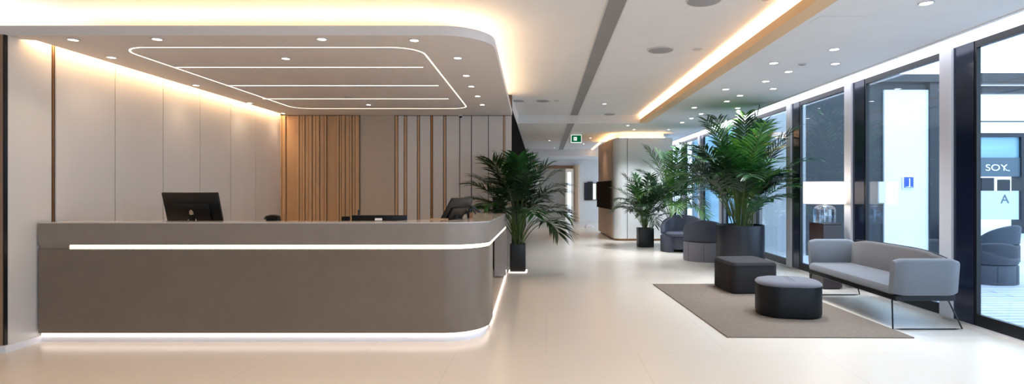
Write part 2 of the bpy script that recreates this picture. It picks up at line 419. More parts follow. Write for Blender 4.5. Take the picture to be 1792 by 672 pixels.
# corridor end wall
YE = 24.3
mb = MB()
mb.box(wl(1012, YE), 4.6, YE, YE+.1, 0, 2.74)
mb.box(-1.0, wl(940, YE), YE, YE+.1, 0, 2.74)
mb.box(wl(940, YE), wl(1012, YE), YE, YE+.1, 2.45, 2.74)
we = struct(mb.build('wall_corridor_end', M['wallR'], smooth=False))
mb = MB(); mb.box(-1, 3, 27.5, 27.6, 0, 2.74); mb.box(-1, 3, YE+.1, 27.5, 2.7, 2.74); struct(mb.build('wall_far', M['greybeige'], smooth=False))
mb = MB(); mb.face([(-1.5, 25, 0), (4.66, 25, 0), (4.66, 27.6, 0), (-1.5, 27.6, 0)]); struct(mb.build('floor', M['floor']))
mb = MB(); xa, xb = wl(1003, YE), wl(1014, YE)
mb.rr((xa+xb)/2, YE-.1, (xb-xa)/2, .2, .1, [(0, 0), (0, 2.5)]); struct(mb.build('trim_5', mat('beige_pillar', (202, 170, 140), .4, noise=.03)))
mb = MB(); mb.box(wl(938, YE), wl(1003, YE), YE-.06, YE+.02, 2.34, 2.48); struct(mb.build('trim_6', mat('oak_header', (150, 108, 76), .5, noise=.08), smooth=False))
o = MB().box(wl(993.5, YE), wl(1000, YE), YE+.3, YE+.36, .1, 2.2, .01).build('light_column', emat('cool_column', (215, 232, 255), 1.6))
tag(o, 'tall bright cool white light column in the far corridor doorway', 'light')
MB().box(wl(940, YE), wl(990, YE), YE+.2, YE+.22, .02, 2.4).build('door_1', mat('frosted_door', (176, 170, 160), .35, noise=.03), smooth=False)['kind'] = 'structure'
# hanging picture / notice board at corridor end
t = thing('notice_board', 'black framed board with a dark middle panel on far pale wall', 'notice board', (wl(1033.5, YE), YE, 0))
mb = MB()
for (xa, xb, za, zb) in ((-.28, .27, 1.68, 1.71), (-.28, .27, .93, .96), (-.28, -.25, .93, 1.71), (.24, .27, .93, 1.71)): mb.box(xa, xb, -.05, -.001, za, zb)
mb.build('frame', M['black'], t, smooth=False)
MB().box(-.14, .10, -.07, -.004, .95, 1.76).build('dark_panel', M['char'], t, smooth=False)
MB().box(-.25, -.14, -.03, -.002, .96, 1.68).build('glass_panel', M['darkglass'], t, smooth=False)
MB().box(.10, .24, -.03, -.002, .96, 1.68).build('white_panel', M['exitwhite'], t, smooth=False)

# column volume with curved corner on the window side
def column_box():
    # outline: left face slightly skewed, rounded front left corner
    xl, xr, yf, yb = 1.82, 3.50, 15.05, 18.0
    pts = [(xr, yb), (1.74, yb)] + [(xl+.28+.22*math.cos(a), yf+.22+.22*math.sin(a)) for a in [PI+PI/2*k/10 for k in range(11)]] + [(xr, yf)]
    c0 = struct(MB().prism(pts, .06, 2.86).build('wall_column', M['wallR'], angle=25))
    MB().prism([(1.868, 15.33), (1.738, 18.02), (1.728, 18.02), (1.858, 15.33)], .06, 2.86).build('painted_glow_face', mat('painted_warm_glow', (204, 174, 144), .45, noise=.03), c0, smooth=False)  # warm strip light painted as a tan skin on this side
    ins = [(3.47, 17.97), (1.80, 17.97)] + [(xl+.30+.2*math.cos(a), yf+.26+.2*math.sin(a)) for a in [PI+PI/2*k/10 for k in range(11)]] + [(3.47, yf+.05)]
    MB().prism(ins, 0, .06).build('plinth', M['bronze'], c0, smooth=True, angle=25)
    ins2 = [(3.3, 17.8), (1.98, 17.8), (2.06, yf+.25), (3.3, yf+.22)]
    MB().prism(ins2, 2.86, 3.0).build('neck', M['wallR'], c0, smooth=False)
    MB().box(wl(1097.5, 15.05), wl(1098.3, 15.05), 15.045, 15.06, .06, 2.86).build('panel_joint', M['seam'], c0, smooth=False)
    mb = MB(); n = .03
    mb.box(2.05, 3.3, 15.12, 15.16, 2.862, 2.88); mb.prism([(1.88, 15.2), (1.92, 15.2), (1.86, 17.95), (1.82, 17.95)], 2.862, 2.88)
    tag(mb.build('led_strip', emat('led_column', (255, 196, 125), 28), smooth=False), 'warm hidden light strip on top of the white curved wall block', 'light strip')
column_box()
o = MB().box(1.78, 1.84, 18.3, 21.4, 2.985, 3.0).build('led_strip', emat('led_thin', (255, 200, 140), 8), smooth=False)
tag(o, 'thin warm light line on the ceiling beyond the white wall block', 'light strip')
# TV
t = thing('wall_screen', 'large black display mounted on the curved wall block', 'television', (1.76, 0, 0))
def tvp(o, y0, y1): return [(1.80-1.76-o-.075*(y-15.3), y) for y in (y0, y1)]
def tvbox(o0, o1, y0, y1, z0, z1):
    a, b = tvp(o0, y0, y1), tvp(o1, y0, y1); return MB().prism([a[0], a[1], b[1], b[0]], z0, z1)
tvbox(.0, -.045, 15.28, 17.55, .86, 1.67).build('housing', M['tvscreen'], t, smooth=False)
tvbox(.0035, .0005, 15.32, 17.50, .90, 1.63).build('screen', M['tvscreen'], t, smooth=False)
MB().box(.032, .055, 16.1, 16.6, 1.1, 1.5).build('wall_bracket', M['black'], t, smooth=False)

# small white floor item far away
o = MB().rr(0, 0, .17, .12, .08, [(0, 0), (0, .02), (.05, .07), (.11, .12)]).build('paper_bag', M['white'], loc=(wl(1031, 20.3), 20.3, 0))
tag(o, 'small crumpled white object lying on the corridor floor', 'paper')

# ------------------------------------------------------------------ glazing along the right side
XG = 4.53
cents = [6.02+1.95*k for k in range(-5, 8)]
wn = 0
pil = M['pil'] = mat('white_pilaster', (214, 214, 220), .4, noise=.01)
# curb
struct(MB().box(4.46, 4.66, Y0, 22, 0, .03).build('trim_7', M['white'], smooth=False))
for k, c in enumerate(cents):
    struct(MB().box(4.42, 4.52, c-.09, c+.09, .03, 3.02, .004, 1).build('trim_%d' % (10+k), pil))
    wn += 1
    we = bpy.data.objects.new('window_%d' % wn, None); COL.objects.link(we); we['kind'] = 'structure'
    y0, y1 = c-1.95+.09, c-.09
    mb = MB()
    mb.box(4.455, 4.50, y0, y0+.03, .03, 3.0)
    mb.box(4.455, 4.50, c-.40, c-.368, .03, 3.0)
    mb.box(4.455, 4.50, y0+.03, c-.40, .03, .15)
    mb.box(4.455, 4.50, y0+.03, c-.40, 2.91, 3.0)
    mb.build('frame', M['black'], we, smooth=False)
    MB().box(4.45, 4.50, c-.368, y1, .03, 3.0).build('side_panel', M['darkglass'], we, smooth=False)
    MB().box(4.475, 4.485, y0+.03, c-.40, .15, 2.91).build('pane', M['glass'], we, smooth=False)
# luminous band above the glazing
mb = MB()
segs = [Y0]+[c for c in cents if c > Y0 and c < 18][1::2]+[21.4]
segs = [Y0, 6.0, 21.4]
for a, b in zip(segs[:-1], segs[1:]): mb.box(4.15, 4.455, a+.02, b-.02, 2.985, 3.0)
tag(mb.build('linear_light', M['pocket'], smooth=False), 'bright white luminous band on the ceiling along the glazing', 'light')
struct(MB().box(4.10, 4.15, Y0, 21.5, 2.99, 3.17).build('trim_8', M['ceil'], smooth=False))
struct(MB().box(4.50, 4.70, Y0, 21.5, 3.001, 3.16).build('trim_30', M['black'], smooth=False))

# ------------------------------------------------------------------ outside
struct(MB().face([(4.66, -6, -.03), (40, -6, -.03), (40, 9.5, -.03), (4.66, 9.5, -.03)]).build('exterior_deck', M['deck']))
struct(MB().face([(4.66, 9.5, -.03), (40, 9.5, -.03), (40, 60, -.03), (4.66, 60, -.03)]).build('exterior_paving', mat('pale_paving', (196, 204, 214), .6, noise=.05, scale=2)))
# building across the courtyard
YF = 18.0; YN = 12.0
def fx(p): return wl(p, YF)
def fz(y): return H+(CY-y)*YF/F
bt = thing('courtyard_building', 'dark framed building across the courtyard seen through the glazing', 'building', (fx(1500), YF, 0))
def bbox(name, m, xa, xb, ya, yb, d0=0, d1=.3, near=False):
    Yq = YN if near else YF; q = lambda p: wl(p, Yq)-fx(1500); qz = lambda y: H+(CY-y)*Yq/F
    return MB().box(q(xa), q(xb), Yq-YF+d0, Yq-YF+d1, -.03 if yb > 408 else qz(yb), qz(ya)).build(name, m, bt, smooth=False)
dk = mat('facade_dark', (20, 24, 34), .4, noise=.06, scale=2); dg = mat('facade_grey', (34, 37, 45), .5, noise=.06, scale=1)
lt = mat('facade_white', (222, 228, 236), .5, noise=.02, scale=1); cu = mat('facade_curtain', (156, 160, 164), .6, noise=.1, scale=1, stretch=(10, 1, .1))
tl = mat('facade_glass', (128, 168, 190), .15, noise=.25, scale=.6, stretch=(.4, 1, 5)); bg2 = mat('facade_slate', (70, 88, 100), .4, noise=.05)
bbox('beam', dk, 1640, 2050, 131, 146, -.3, .3); bbox('beam', dg, 1640, 2050, 150, 163, 0, .3)
bbox('beam', dk, 1334, 1664, 133, 146, -.2, .3, True); bbox('beam', dg, 1334, 1664, 148, 158, 0, .3, True)
bbox('wall', lt, 1545, 1622, 158, 409, -.05, .3, True)
bbox('wall', dg, 1410, 1545, 158, 409, 0, .3, True)
bbox('post', dk, 1622, 1640, 146, 409, -.1, .3, True); bbox('post', dk, 1647, 1656, 146, 409, -.1, .3, True); bbox('wall', dg, 1656, 1712, 160, 409)
bbox('window', cu, 1334, 1410, 158, 409, 0, .3, True); bbox('post', dk, 1290, 1320, 146, 409); bbox('window', tl, 1215, 1290, 163, 409)
bbox('frame', dk, 1705, 1800, 233, 240, -.1, .3); bbox('post', dk, 1783, 1800, 240, 406, -.1, .3); bbox('frame', dk, 1712, 2050, 212, 214, -.1, 0)
bbox('window', tl, 1712, 1783, 240, 276); bbox('fascia', bg2, 1712, 1783, 276, 309, -.05, .3)
bbox('post', dk, 1718, 1740, 311, 336, 0, .1); bbox('post', dk, 1749, 1768, 314, 336, 0, .1)
bbox('window', tl, 1800, 2050, 240, 409)
bbox('frosted_band', mat('frosted_strip_near', (176, 198, 222), .5, noise=.02), 1535, 1547, 318, 355, -.07, -.02, True)
sg = bbox('frosted_band', mat('frosted_band', (186, 208, 228), .5), 1712, 1781, 334, 384, -.04, .0)
bbox('frosted_band', mat('frosted_strip', (150, 176, 208), .5, noise=.02), 1655, 1712, 318, 355, -.04, .0)
wt = mat('sign_white', (240, 244, 246), .5)
sign = text('SOY', .30, wt, bt, (fx(1741)-fx(1500), -.06, fz(294)), name='lettering'); sign.scale = (1.30, 1, 1)
MB().tube([(fx(1753)-fx(1500), -.065, fz(291)), (fx(1758)-fx(1500), -.065, fz(298)), (fx(1764)-fx(1500), -.065, fz(299))], .014, 5).build('lettering_swash', wt, bt)
text('A', .42, mat('sign_grey', (90, 96, 108), .5), bt, (fx(1756.5)-fx(1500), -.05, fz(349)), name='lettering')
# blue J plaque
t = thing('blue_plaque', 'small blue square plaque with white J on the white outdoor wall', 'sign', (wl(1585.5, 12), 11.94, H+10*12/F))
t.scale = (.66, .66, .66)
MB().box(-.19, .17, -.03, .0, -.21, .21, .01).build('backing', M['white'], t)
MB().box(-.145, .165, -.04, -.031, -.17, .19).build('plate', mat('plaque_blue', (38, 78, 170), .4), t, smooth=False)
text('J', .34, wt, t, (.03, -.045, .02), name='letter')
MB().box(-.11, .14, -.043, -.0405, -.15, -.135).build('underline', wt, t, smooth=False)

# ------------------------------------------------------------------ ceiling fittings
def downlight(name, x, y, z, label, group, power, warm=True, r=.05, spot=True):
    t = thing(name, label, 'ceiling light', (x, y, z), 0, group)
    mb = MB(); prof = [(0, 0), (0, -.006), (.012, -.008), (.013, .0)]
    mb.rr(0, 0, r, r, r, [(0, -.001), (0, -.006), (.008, -.008), (.012, -.003)], n=5, cap1=False)
    mb.build('trim_ring', M['ring'], t)
    MB().rr(0, 0, r-.012, r-.012, r-.012, [(0, -.003), (.001, -.0035)], n=5).build('lens', M['lens'], t)
    if spot:
        L = bpy.data.lights.new('downlight_lamp', 'SPOT'); L.energy = power; L.spot_size = math.radians(100); L.spot_blend = .8; L.shadow_soft_size = .04
        L.color = (1, .78, .56) if warm else (.86, .93, 1)
        lo = bpy.data.objects.new('downlight_lamp', L); COL.objects.link(lo); lo.parent = t; lo.location = (0, 0, -.02)
    return t
soff = [(128, 69), (275, 68), (563, 68), (725, 70), (195, 100), (500, 102), (801, 101), (816, 132), (825, 151), (836, 168), (844, 183), (343, 149), (437, 180), (495, 198), (645, 183)]
soff_lab = ['desk panel downlight at the front edge, closest to the panelled side wall',
 'desk panel downlight at the front edge, second from the panelled side wall', 'desk panel downlight at the front edge, above the middle of the desk',
 'desk panel downlight at the front edge, just before the loop corner', 'desk panel downlight beside the panelled side wall, first of that row',
 'desk panel downlight inside the light loop between its front lines', 'desk panel downlight near the rounded corner, outside the light loop',
 'desk panel downlight in the free edge row, second from the front', 'desk panel downlight in the free edge row, third from the front',
 'desk panel downlight in the free edge row, fourth from the front', 'desk panel downlight in the free edge row, closest to the back wall',
 'desk panel downlight beside the panelled side wall, second of that row', 'desk panel downlight beside the panelled side wall, third of that row',
 'desk panel downlight in the far corner by timber slats', 'desk panel downlight inside the loop beyond its last straight line']
for i, (px, py) in enumerate(soff):
    X, Y = pl(px, py, SZ0)
    downlight('downlight', X, Y, SZ0, soff_lab[i], 'downlights in the panel over the reception desk', 5 if px in (195, 343, 437, 495) else 14)
side = [(1621, 5), (1460, 86), (1462, 111), (1354, 110), (1380, 125), (1340, 142), (1270, 156), (1353, 155), (1295, 167), (1272, 177), (1215, 188), (1291, 189), (1227, 199), (1210, 207), (1194, 214)]
side_lab = ['alone at the top edge of the photo', 'rear one of the two beside the grey sensor', 'front one of the two above the sofa arm, under its twin',
 'beside the grey sensor toward the cove', 'just beyond the grey sensor', 'above the big palm, nearer the glazing', 'third distance row, nearest the warm cove',
 'above the big palm, beyond its nearer twin', 'small one between the two rows over the big palm', 'small one left over the big palm crown',
 'tiny one above the tall airy palm, toward the cove', 'tiny one just over the tip of the big palm', 'tiny one beyond the big palm tip',
 'tiny one above the tall airy palm top', 'tiniest one next to the white wall block']
for i, (px, py) in enumerate(side):
    X, Y = pl(px, py, 3.0)
    downlight('downlight', X, Y, 3.0, 'window side ceiling downlight, ' + side_lab[i], 'downlights in the ceiling beside the windows', SPOT_C, False, r=.06)
for (X, Y) in [(3.0, 3.6), (3.4, 1.6), (3.0, -.6)]:  # unseen downlights added to light the near floor by the windows
    downlight('downlight', X, Y, 3.0, 'added unseen window side downlight overhead, nearer than the rug', 'added overhead fill downlights beside the windows', SPOT_C, False, r=.06)
for (X, Y) in [(-4.5, 2.6), (-2.6, 2.6), (-.6, 2.6), (-4.0, .4), (-1.8, .4), (1.0, 2.0), (1.0, -.6), (.1, 4.0)]:  # fill lamps added out of view to light the foreground
    downlight('downlight', X, Y, 3.2, 'added unseen overhead downlight between desk front and lobby entrance', 'added fill downlights in the main ceiling before the desk', SPOT_W*1.5)
for (X, Y) in [(1.35, 16.6), (.1, 17.5), (1.3, 18.8), (.3, 20.5)]:  # the one by the display is added to warm the block's side
    downlight('downlight', X, Y, 3.0, {16.6: 'added warm corridor downlight beside the wall display', 17.5: 'corridor ceiling downlight beyond the exit sign, partition side', 18.8: 'corridor ceiling downlight past the wall display', 20.5: 'corridor ceiling downlight closest to the far beam'}[Y], 'downlights in the far corridor', SPOT_W*.8)
for (X, Y) in [(2.3, 14.2), (3.2, 14.2), (2.0, 13.3), (1.2, 11.2)]:  # extra downlights added to brighten the white block
    downlight('downlight', X, Y, 3.0 if (Y > 12.9 or X > 2.4) else 3.2, {2.3: 'added fill downlight above the small palm by the white block', 3.2: 'added fill downlight above the tall airy palm by the white block', 2.0: 'added fill downlight near the end of the warm cove', 1.2: 'added fill downlight between slot grille and the warm cove, far along'}[X], 'added fill downlights before the white wall block', SPOT_C*2.2, False)
def disc(name, px, py, z, r, m, label, cat, group=None):
    X, Y = pl(px, py, z)
    t = thing(name, label, cat, (X, Y, z), 0, group)
    MB().rr(0, 0, r, r, r, [(0, -.001), (0, -.008), (.008, -.012)], n=8).build('bezel', M['ring'], t)
    MB().rr(0, 0, r-.012, r-.012, r-.012, [(0, -.012), (.01, -.016)], n=8).build('grille', m, t)
    return t
g = 'round ceiling speakers over the walkway'
disc('ceiling_speaker', 1232, 0, 3.2, .165, M['speaker'], 'round ceiling speaker cut by the photo top edge', 'ceiling speaker', g)
disc('ceiling_speaker', 1156, 87, 3.2, .165, M['speaker'], 'large round ceiling speaker midway between slot grille and warm cove', 'ceiling speaker', g)
disc('ceiling_speaker', 907, 176, 3.2, .13, M['speaker'], 'round ceiling speaker closest to the desk ceiling panel', 'ceiling speaker', g)
disc('ceiling_speaker', 950, 176, 3.2, .14, M['speaker'], 'round ceiling speaker just before the slot grille far down the ceiling', 'ceiling speaker', g)
disc('ceiling_speaker', 1067, 199.5, 3.2, .14, M['speaker'], 'round ceiling speaker near the far end of the warm cove', 'ceiling speaker', g)
g = 'small smoke detectors on the main ceiling'
disc('smoke_detector', 1221, 86, 3.2, .06, M['ring'], 'small round smoke detector beside the large ceiling speaker', 'smoke detector', g)
disc('smoke_detector', 974, 176, 3.2, .05, M['ring'], 'tiny smoke detector next to the slot grille far down the ceiling', 'smoke detector', g)
disc('smoke_detector', 1345, -2, 3.2, .06, M['ring'], 'small smoke detector cut by the photo top edge near the warm cove', 'smoke detector', g)
disc('smoke_detector', 1404, 112, 3.0, .05, M['speaker'], 'small grey sensor disc among the downlights beside the windows', 'smoke detector')
disc('smoke_detector', 610, 169, SZ0, .055, M['ring'], 'small sensor between the light lines in the desk ceiling panel', 'smoke detector')
# camera dome at the end of the soffit
X, Y = pl(806, 201, SZ0)
t = thing('security_camera', 'tiny dark dome camera under the ceiling panel by the back wall', 'security camera', (X, Y, SZ0))
MB().rr(0, 0, .04, .04, .04, [(0, 0), (0, -.02), (.006, -.026)]).build('base', M['ring'], t)
MB().rr(0, 0, .03, .03, .03, [(0, -.026), (.004, -.04), (.014, -.052), (.026, -.056)]).build('dome', M['screen'], t)
# light lines in the soffit
def strip_path(pts, wd, z0, z1, mb, closed=False):
    P = [Vector((p[0], p[1])) for p in pts]; n = len(P); L, R = [], []
    for i in range(n):
        if closed: d = (P[(i+1) % n]-P[i-1])
        else: d = P[min(i+1, n-1)]-P[max(i-1, 0)]
        d.normalize(); q = Vector((-d.y, d.x))*wd/2; L.append(P[i]+q); R.append(P[i]-q)
    for i in range(n if closed else n-1):
        j = (i+1) % n
        mb.prism([tuple(R[i]), tuple(R[j]), tuple(L[j]), tuple(L[i])], z0, z1)
def lx(x, Y): return x-.028*(Y-5.2)
y_a, y_b = 5.24, 9.25; xl_, xr_ = -4.16, -1.22; r = .28
loop = []
for (cx, cy, a0) in ((xr_-r, y_a+r, -PI/2), (xr_-r, y_b-r, 0), (xl_+r, y_b-r, PI/2), (xl_+r, y_a+r, PI)):
    for k in range(9):
        a_ = a0+PI/2*k/8; px_, py_ = cx+r*math.cos(a_), cy+r*math.sin(a_); loop.append((lx(px_, py_), py_))
mb = MB(); strip_path(loop, .015, SZ0-.002, SZ0+.01, mb, True)
tag(mb.build('light_line', M['line'], smooth=False), 'thin rounded rectangular light line looping around the desk ceiling panel', 'light line')
for (Y, xa, xb, lab) in ((6.1, 308, 740, 'straight thin light line crossing the desk ceiling panel, first inside the loop'), (7.19, 397, 767, 'straight thin light line crossing the desk ceiling panel, second inside the loop'), (8.25, 460, 785, 'straight thin light line crossing the desk ceiling panel, closest to back wall')):
    mb = MB(); mb.box(wl(xa, Y), wl(xb, Y), Y-.011, Y+.011, SZ0-.002, SZ0+.01)
    tag(mb.build('light_line', M['line'], smooth=False), lab, 'light line', 'straight light lines over the desk')
# linear slot grille
t = thing('ceiling_grille', 'long dark perforated air slot running down the ceiling over the walkway', 'air grille')
MB().box(.575, .745, Y0, 8.45, 3.194, 3.199).build('grille_section', M['grille'], t, smooth=False)
MB().box(.575, .745, 8.46, 12.89, 3.194, 3.199).build('grille_section', M['grille'], t, smooth=False)
MB().box(.50, .665, 12.91, 21.48, 2.994, 2.999).build('grille_section', M['grille'], t, smooth=False)
mb = MB()
for xa, y0_, y1_, z in ((.565, Y0, 12.89, 3.19), (.745, Y0, 12.89, 3.19), (.49, 12.91, 21.48, 2.99), (.665, 12.91, 21.48, 2.99)): mb.box(xa, xa+.01, y0_, y1_, z, z+.0095)
mb.build('edge_trim', M['ring'], t, smooth=False)
# access panel on lower ceiling
xa, ya = pl(1435, 28, 3.0); xb, yb = pl(1530, 20, 3.0)
t = thing('access_panel', 'faint outline of a flush hatch in the ceiling beside the windows', 'ceiling hatch')
mb = MB()
for a, b, c, d in ((xa, xb, ya, ya+.006), (xa, xa+.006, ya, ya+.2)): mb.box(a, b, c, d, 2.9985, 2.9995)
mb.build('joint', M['ring'], t, smooth=False)
# exit sign
t = thing('exit_sign', 'green emergency exit sign with white pictogram hanging from the ceiling', 'exit sign', (wl(1008.5, 15.3), 15.3, 0))
MB().box(-.15, .15, -.02, .02, 2.74, 2.965, .006).build('housing', M['exitwhite'], t)
MB().box(-.135, .135, -.024, -.0205, 2.757, 2.948).build('green_face', M['green'], t, smooth=False)
MB().box(-.075, .015, -.028, -.0245, 2.80, 2.90).build('pictogram_field', M['exitwhite'], t, smooth=False)
mb = MB(); mb.tube([(-.045, -.031, 2.875), (-.04, -.031, 2.85), (-.025, -.031, 2.835)], .006, 5); mb.tube([(-.04, -.031, 2.85), (-.052, -.031, 2.82)], .005, 5); mb.tube([(-.055, -.031, 2.86), (-.03, -.031, 2.856), (-.015, -.031, 2.863)], .004, 5)
mb.build('running_figure', mat('exit_ink', (10, 90, 55), .5), t)
mb = MB(); mb.tube([(-.1, 0, 2.965), (-.1, 0, 3.0)], .006, 6); mb.tube([(.1, 0, 2.965), (.1, 0, 3.0)], .006, 6); mb.build('hanger', M['ring'], t)

# ------------------------------------------------------------------ reception desk
def desk():
    t = thing('reception_desk', 'long taupe stone reception desk with rounded corner and glowing bands', 'reception desk', (0, 0, 0))
    xl, yf, R = -4.77, 5.1, .40; xr = -.567
    def dz(x, y): return -.0210*(y-5.1)
    def foot(ins, depth, wing=False):
        p = [(xl+(.0 if not ins else .0), yf+ins)] + arc(xr-R, yf+R, R-ins, -PI/2, 0)
        if wing: p += [(xr-ins-.0252*(y-5.5), y) for y in (6.5, 7.5, 8.5, 9.3)] + [(xr-.0252*3.8-.55, 9.3), (xr-.62, 6.2), (xr-.95, yf+depth)]
        else: p += [(xr-ins, 5.75), (xr-.12, 5.75), (xr-.12, 5.6), (xr-.42, yf+depth)]
        return p+[(xl, yf+depth)]
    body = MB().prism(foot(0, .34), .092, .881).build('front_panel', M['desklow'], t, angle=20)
    MB().prism(foot(.045, .30), 0, .092).build('plinth', M['white'], t, angle=20)
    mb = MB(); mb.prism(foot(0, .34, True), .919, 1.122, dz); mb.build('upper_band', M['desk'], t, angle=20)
    mb = MB(); mb.prism(foot(-.004, .345, True), 1.1225, 1.133, dz); mb.build('countertop', M['desktop'], t, angle=20)
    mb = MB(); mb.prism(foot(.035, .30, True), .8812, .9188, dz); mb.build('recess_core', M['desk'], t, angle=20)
    # glowing band: follows the recess
    def ribbon(ins, z0, z1, x_start, y_end, th=.012, slope=True):
        outer = [(x_start, yf+ins)] + arc(xr-R, yf+R, R-ins, -PI/2, 0) + [(xr-ins-.0252*(y-5.5), y) for y in ((6.5, 7.5, 8.5, y_end) if slope else (y_end,))]
        inner = [(x_start, yf+ins+th)] + arc(xr-R, yf+R, R-ins-th, -PI/2, 0) + [(xr-ins-th-.0252*(y-5.5), y) for y in ((6.5, 7.5, 8.5, y_end) if slope else (y_end,))]
        mb = MB()
        for i in range(len(outer)-1): mb.prism([outer[i], outer[i+1], inner[i+1], inner[i]], z0, z1, dz if slope else None)
        return mb
    ribbon(.012, .8825, .9175, wl(122, 5.11), 9.3).build('light_band', M['deskled'], t, smooth=False)
    mb = MB(); mb.box(xl, wl(121, 5.11), yf+.015, yf+.035, .8825, .9175); mb.build('band_end_cover', M['desk'], t, smooth=False)
    ribbon(.03, .05, .088, xl, 5.74, slope=False).build('plinth_light', M['plinthled'], t, smooth=False)
    # wing: far pedestal and its glowing plinth on the floor
    mb = MB(); mb.prism([(-.845, 8.85), (-.66, 8.85), (-.672, 9.3), (-.857, 9.3)], .02, .845); mb.build('end_pedestal', mat('polished_stone', (150, 146, 146), .1, noise=.05), t, smooth=False)
    mb = MB(); mb.prism([(-.60, 5.76), (-.585, 5.76), (-.675, 9.3), (-.69, 9.3)], .0, .03); mb.build('plinth_light', M['plinthled'], t, smooth=False)
    # clerk side: worktop and cabinet below
    mb = MB(); mb.box(-4.72, -1.2, 5.441, 6.15, .72, .75, .003, 1); mb.build('worktop', M['desktop'], t)
    mb = MB(); mb.box(-4.72, -1.25, 5.441, 5.47, .0, .72); mb.box(-4.72, -4.69, 5.47, 6.1, 0, .72); mb.box(-1.28, -1.25, 5.47, 6.1, 0, .72); mb.build('under_frame', M['desk'], t, smooth=False)
desk()
WT = .75
def monitor(name, label, loc, rz, w_, h_, zc, tilt, logo=False, group=None):
    t = thing(name, label, 'computer monitor', loc, rz, group)
    Mx = Matrix.Translation((0, 0, zc)) @ Matrix.Rotation(tilt, 4, 'X')
    # back faces -Y (towards the lobby)
    mb = MB(); mb.box(-w_/2, w_/2, -.012, .014, -h_/2, h_/2, .006, 2, Mx); hs = mb.build('housing', M['blackplastic'], t)
    mb = MB(); mb.box(-w_*.32, w_*.32, -.034, -.012, -h_*.36, h_*.18, .009, 2, Mx); rc = mb.build('rear_cover', M['blackplastic'], hs)
    mb = MB(); mb.box(-w_/2+.01, w_/2-.01, .0142, .0155, -h_/2+.015, h_/2-.01, 0, 1, Mx); mb.build('screen', M['screen'], t, smooth=False)
    mb = MB(); mb.tube([(0, .02, .012), (0, .03, zc*.5), (0, -.005, zc-.03)], .022, 10); mb.build('neck', M['black'], t)
    mb = MB(); mb.rr(0, .02, .13, .09, .03, [(0, 0), (0, .008), (.005, .012)]); mb.build('base', M['black'], t)
    if logo:
        mb = MB(); ring = []
        rings = []
        for s_, d in ((1, -.034), (1, -.037), (.8, -.039)):
            rings.append([Mx @ Vector((.022*math.cos(a)*s_*(1-.18*math.sin(a))-.005, d, .03*math.sin(a)*s_-.035)) for a in [2*PI*k/20 for k in range(20)]])
        mb.loft(rings); mb.build('oval_emblem', mat('emblem_gold', (206, 190, 160), .3, .4, noise=.3, scale=120), hs)
        e = text('occ', .05, mat('faint_print', (48, 48, 50), .5), hs, tuple(Mx @ Vector((-.005, -.0125, .115))), name='lettering', ext=.0005); e.rotation_euler = (PI/2+tilt, 0, 0)
        mb = MB()
        mb.box(-.055, -.047, -.040, -.034, -.122, -.112, 0, 1, Mx); mb.box(.028, .034, -.040, -.034, -.14, -.108, 0, 1, Mx); mb.build('cable_ports', M['white'], hs, smooth=False)
    return t
# positions are from sight lines over the counter
monitor('computer_monitor', 'black monitor with oval emblem on its back, leaning behind the desk', (wl(338, 5.85), 5.85, WT), 0, .60, .36, .486, math.radians(17), True)
monitor('computer_monitor', 'low wide dark monitor whose top edge just shows over the counter', (wl(665, 6.0), 6.0, WT), 0, .605, .34, .238, math.radians(8))
monitor('computer_monitor', 'black monitor seen nearly edge on near the rounded desk corner', (wl(803, 6.05)-.02, 5.95, WT-.0), math.radians(73), .50, .34, .45, math.radians(30))
# desk phones and small items
def phone(name, label, X, Y, rz, zc=.0, flip=False):
    t = thing(name, label, 'telephone', (X, Y, WT), rz, 'black desk phones')
    Mx = Matrix.Rotation(math.radians(0), 4, 'X')
    rings = [[(-.09, -.08, 0), (.09, -.08, 0), (.09, .09, 0), (-.09, .09, 0)], [(-.05, -.075, .40), (.05, -.075, .40), (.05, .03, .38), (-.05, .03, .38)]]
    MB().loft(rings).build('body', M['blackplastic'], t, smooth=False)
    mb = MB(); mb.tube([(-.07, -.06, .365), (-.065, -.05, .392), (-.02, -.05, .402), (.03, -.05, .402), (.07, -.05, .392), (.075, -.06, .365)], .02, 8); mb.build('handset', M['blackplastic'], t)
    return t
phone('desk_phone', 'black rounded telephone peeking over the counter before the timber slats', wl(481, 5.9), 5.9, 0)
t = thing('desk_display', 'small black slanted display peeking over the counter beside low monitor', 'display', (wl(604, 5.95), 5.95, WT))
MB().loft([[(-.05, -.02, 0), (.03, -.02, 0), (.03, .06, 0), (-.05, .06, 0)], [(-.03, -.02, .395), (.055, -.02, .395), (.055, .0, .395), (-.03, .0, .395)]]).build('body', M['blackplastic'], t, smooth=False)
MB().box(-.02, .05, .0005, .003, .28, .38).build('screen', M['screen'], t, smooth=False)
t = thing('desk_microphone', 'thin black upright rod behind the low wide monitor', 'microphone', (wl(627.5, 6.1), 6.1, WT))
MB().tube([(0, 0, .02), (0, 0, .38)], .004, 6).build('rod', M['black'], t); MB().tube([(0, 0, .37), (0, 0, .46)], .009, 8).build('head', M['black'], t); MB().rr(0, 0, .04, .04, .04, [(0, 0), (0, .015), (.01, .02)]).build('base', M['black'], t)
o = MB().loft([[(-.034, -.012, 0), (.034, -.012, 0), (.034, .012, 0), (-.034, .012, 0)], [(-.034, -.004, .022), (.034, -.004, .022), (.034, .004, .022), (-.034, .004, .022)]]).build('name_card', M['white'], smooth=False, loc=(wl(662.5, 5.4), 5.4, 1.1332))
tag(o, 'small white folded card on the counter before the low wide monitor', 'card')
t = thing('wooden_tray', 'slim pale wooden tray on the counter next to edge-on monitor', 'tray', (wl(768, 5.4), 5.40, 1.1332))
MB().box(-.088, .088, -.03, .03, 0, .008, .002, 1).build('base', M['timber'], t)
mb = MB()
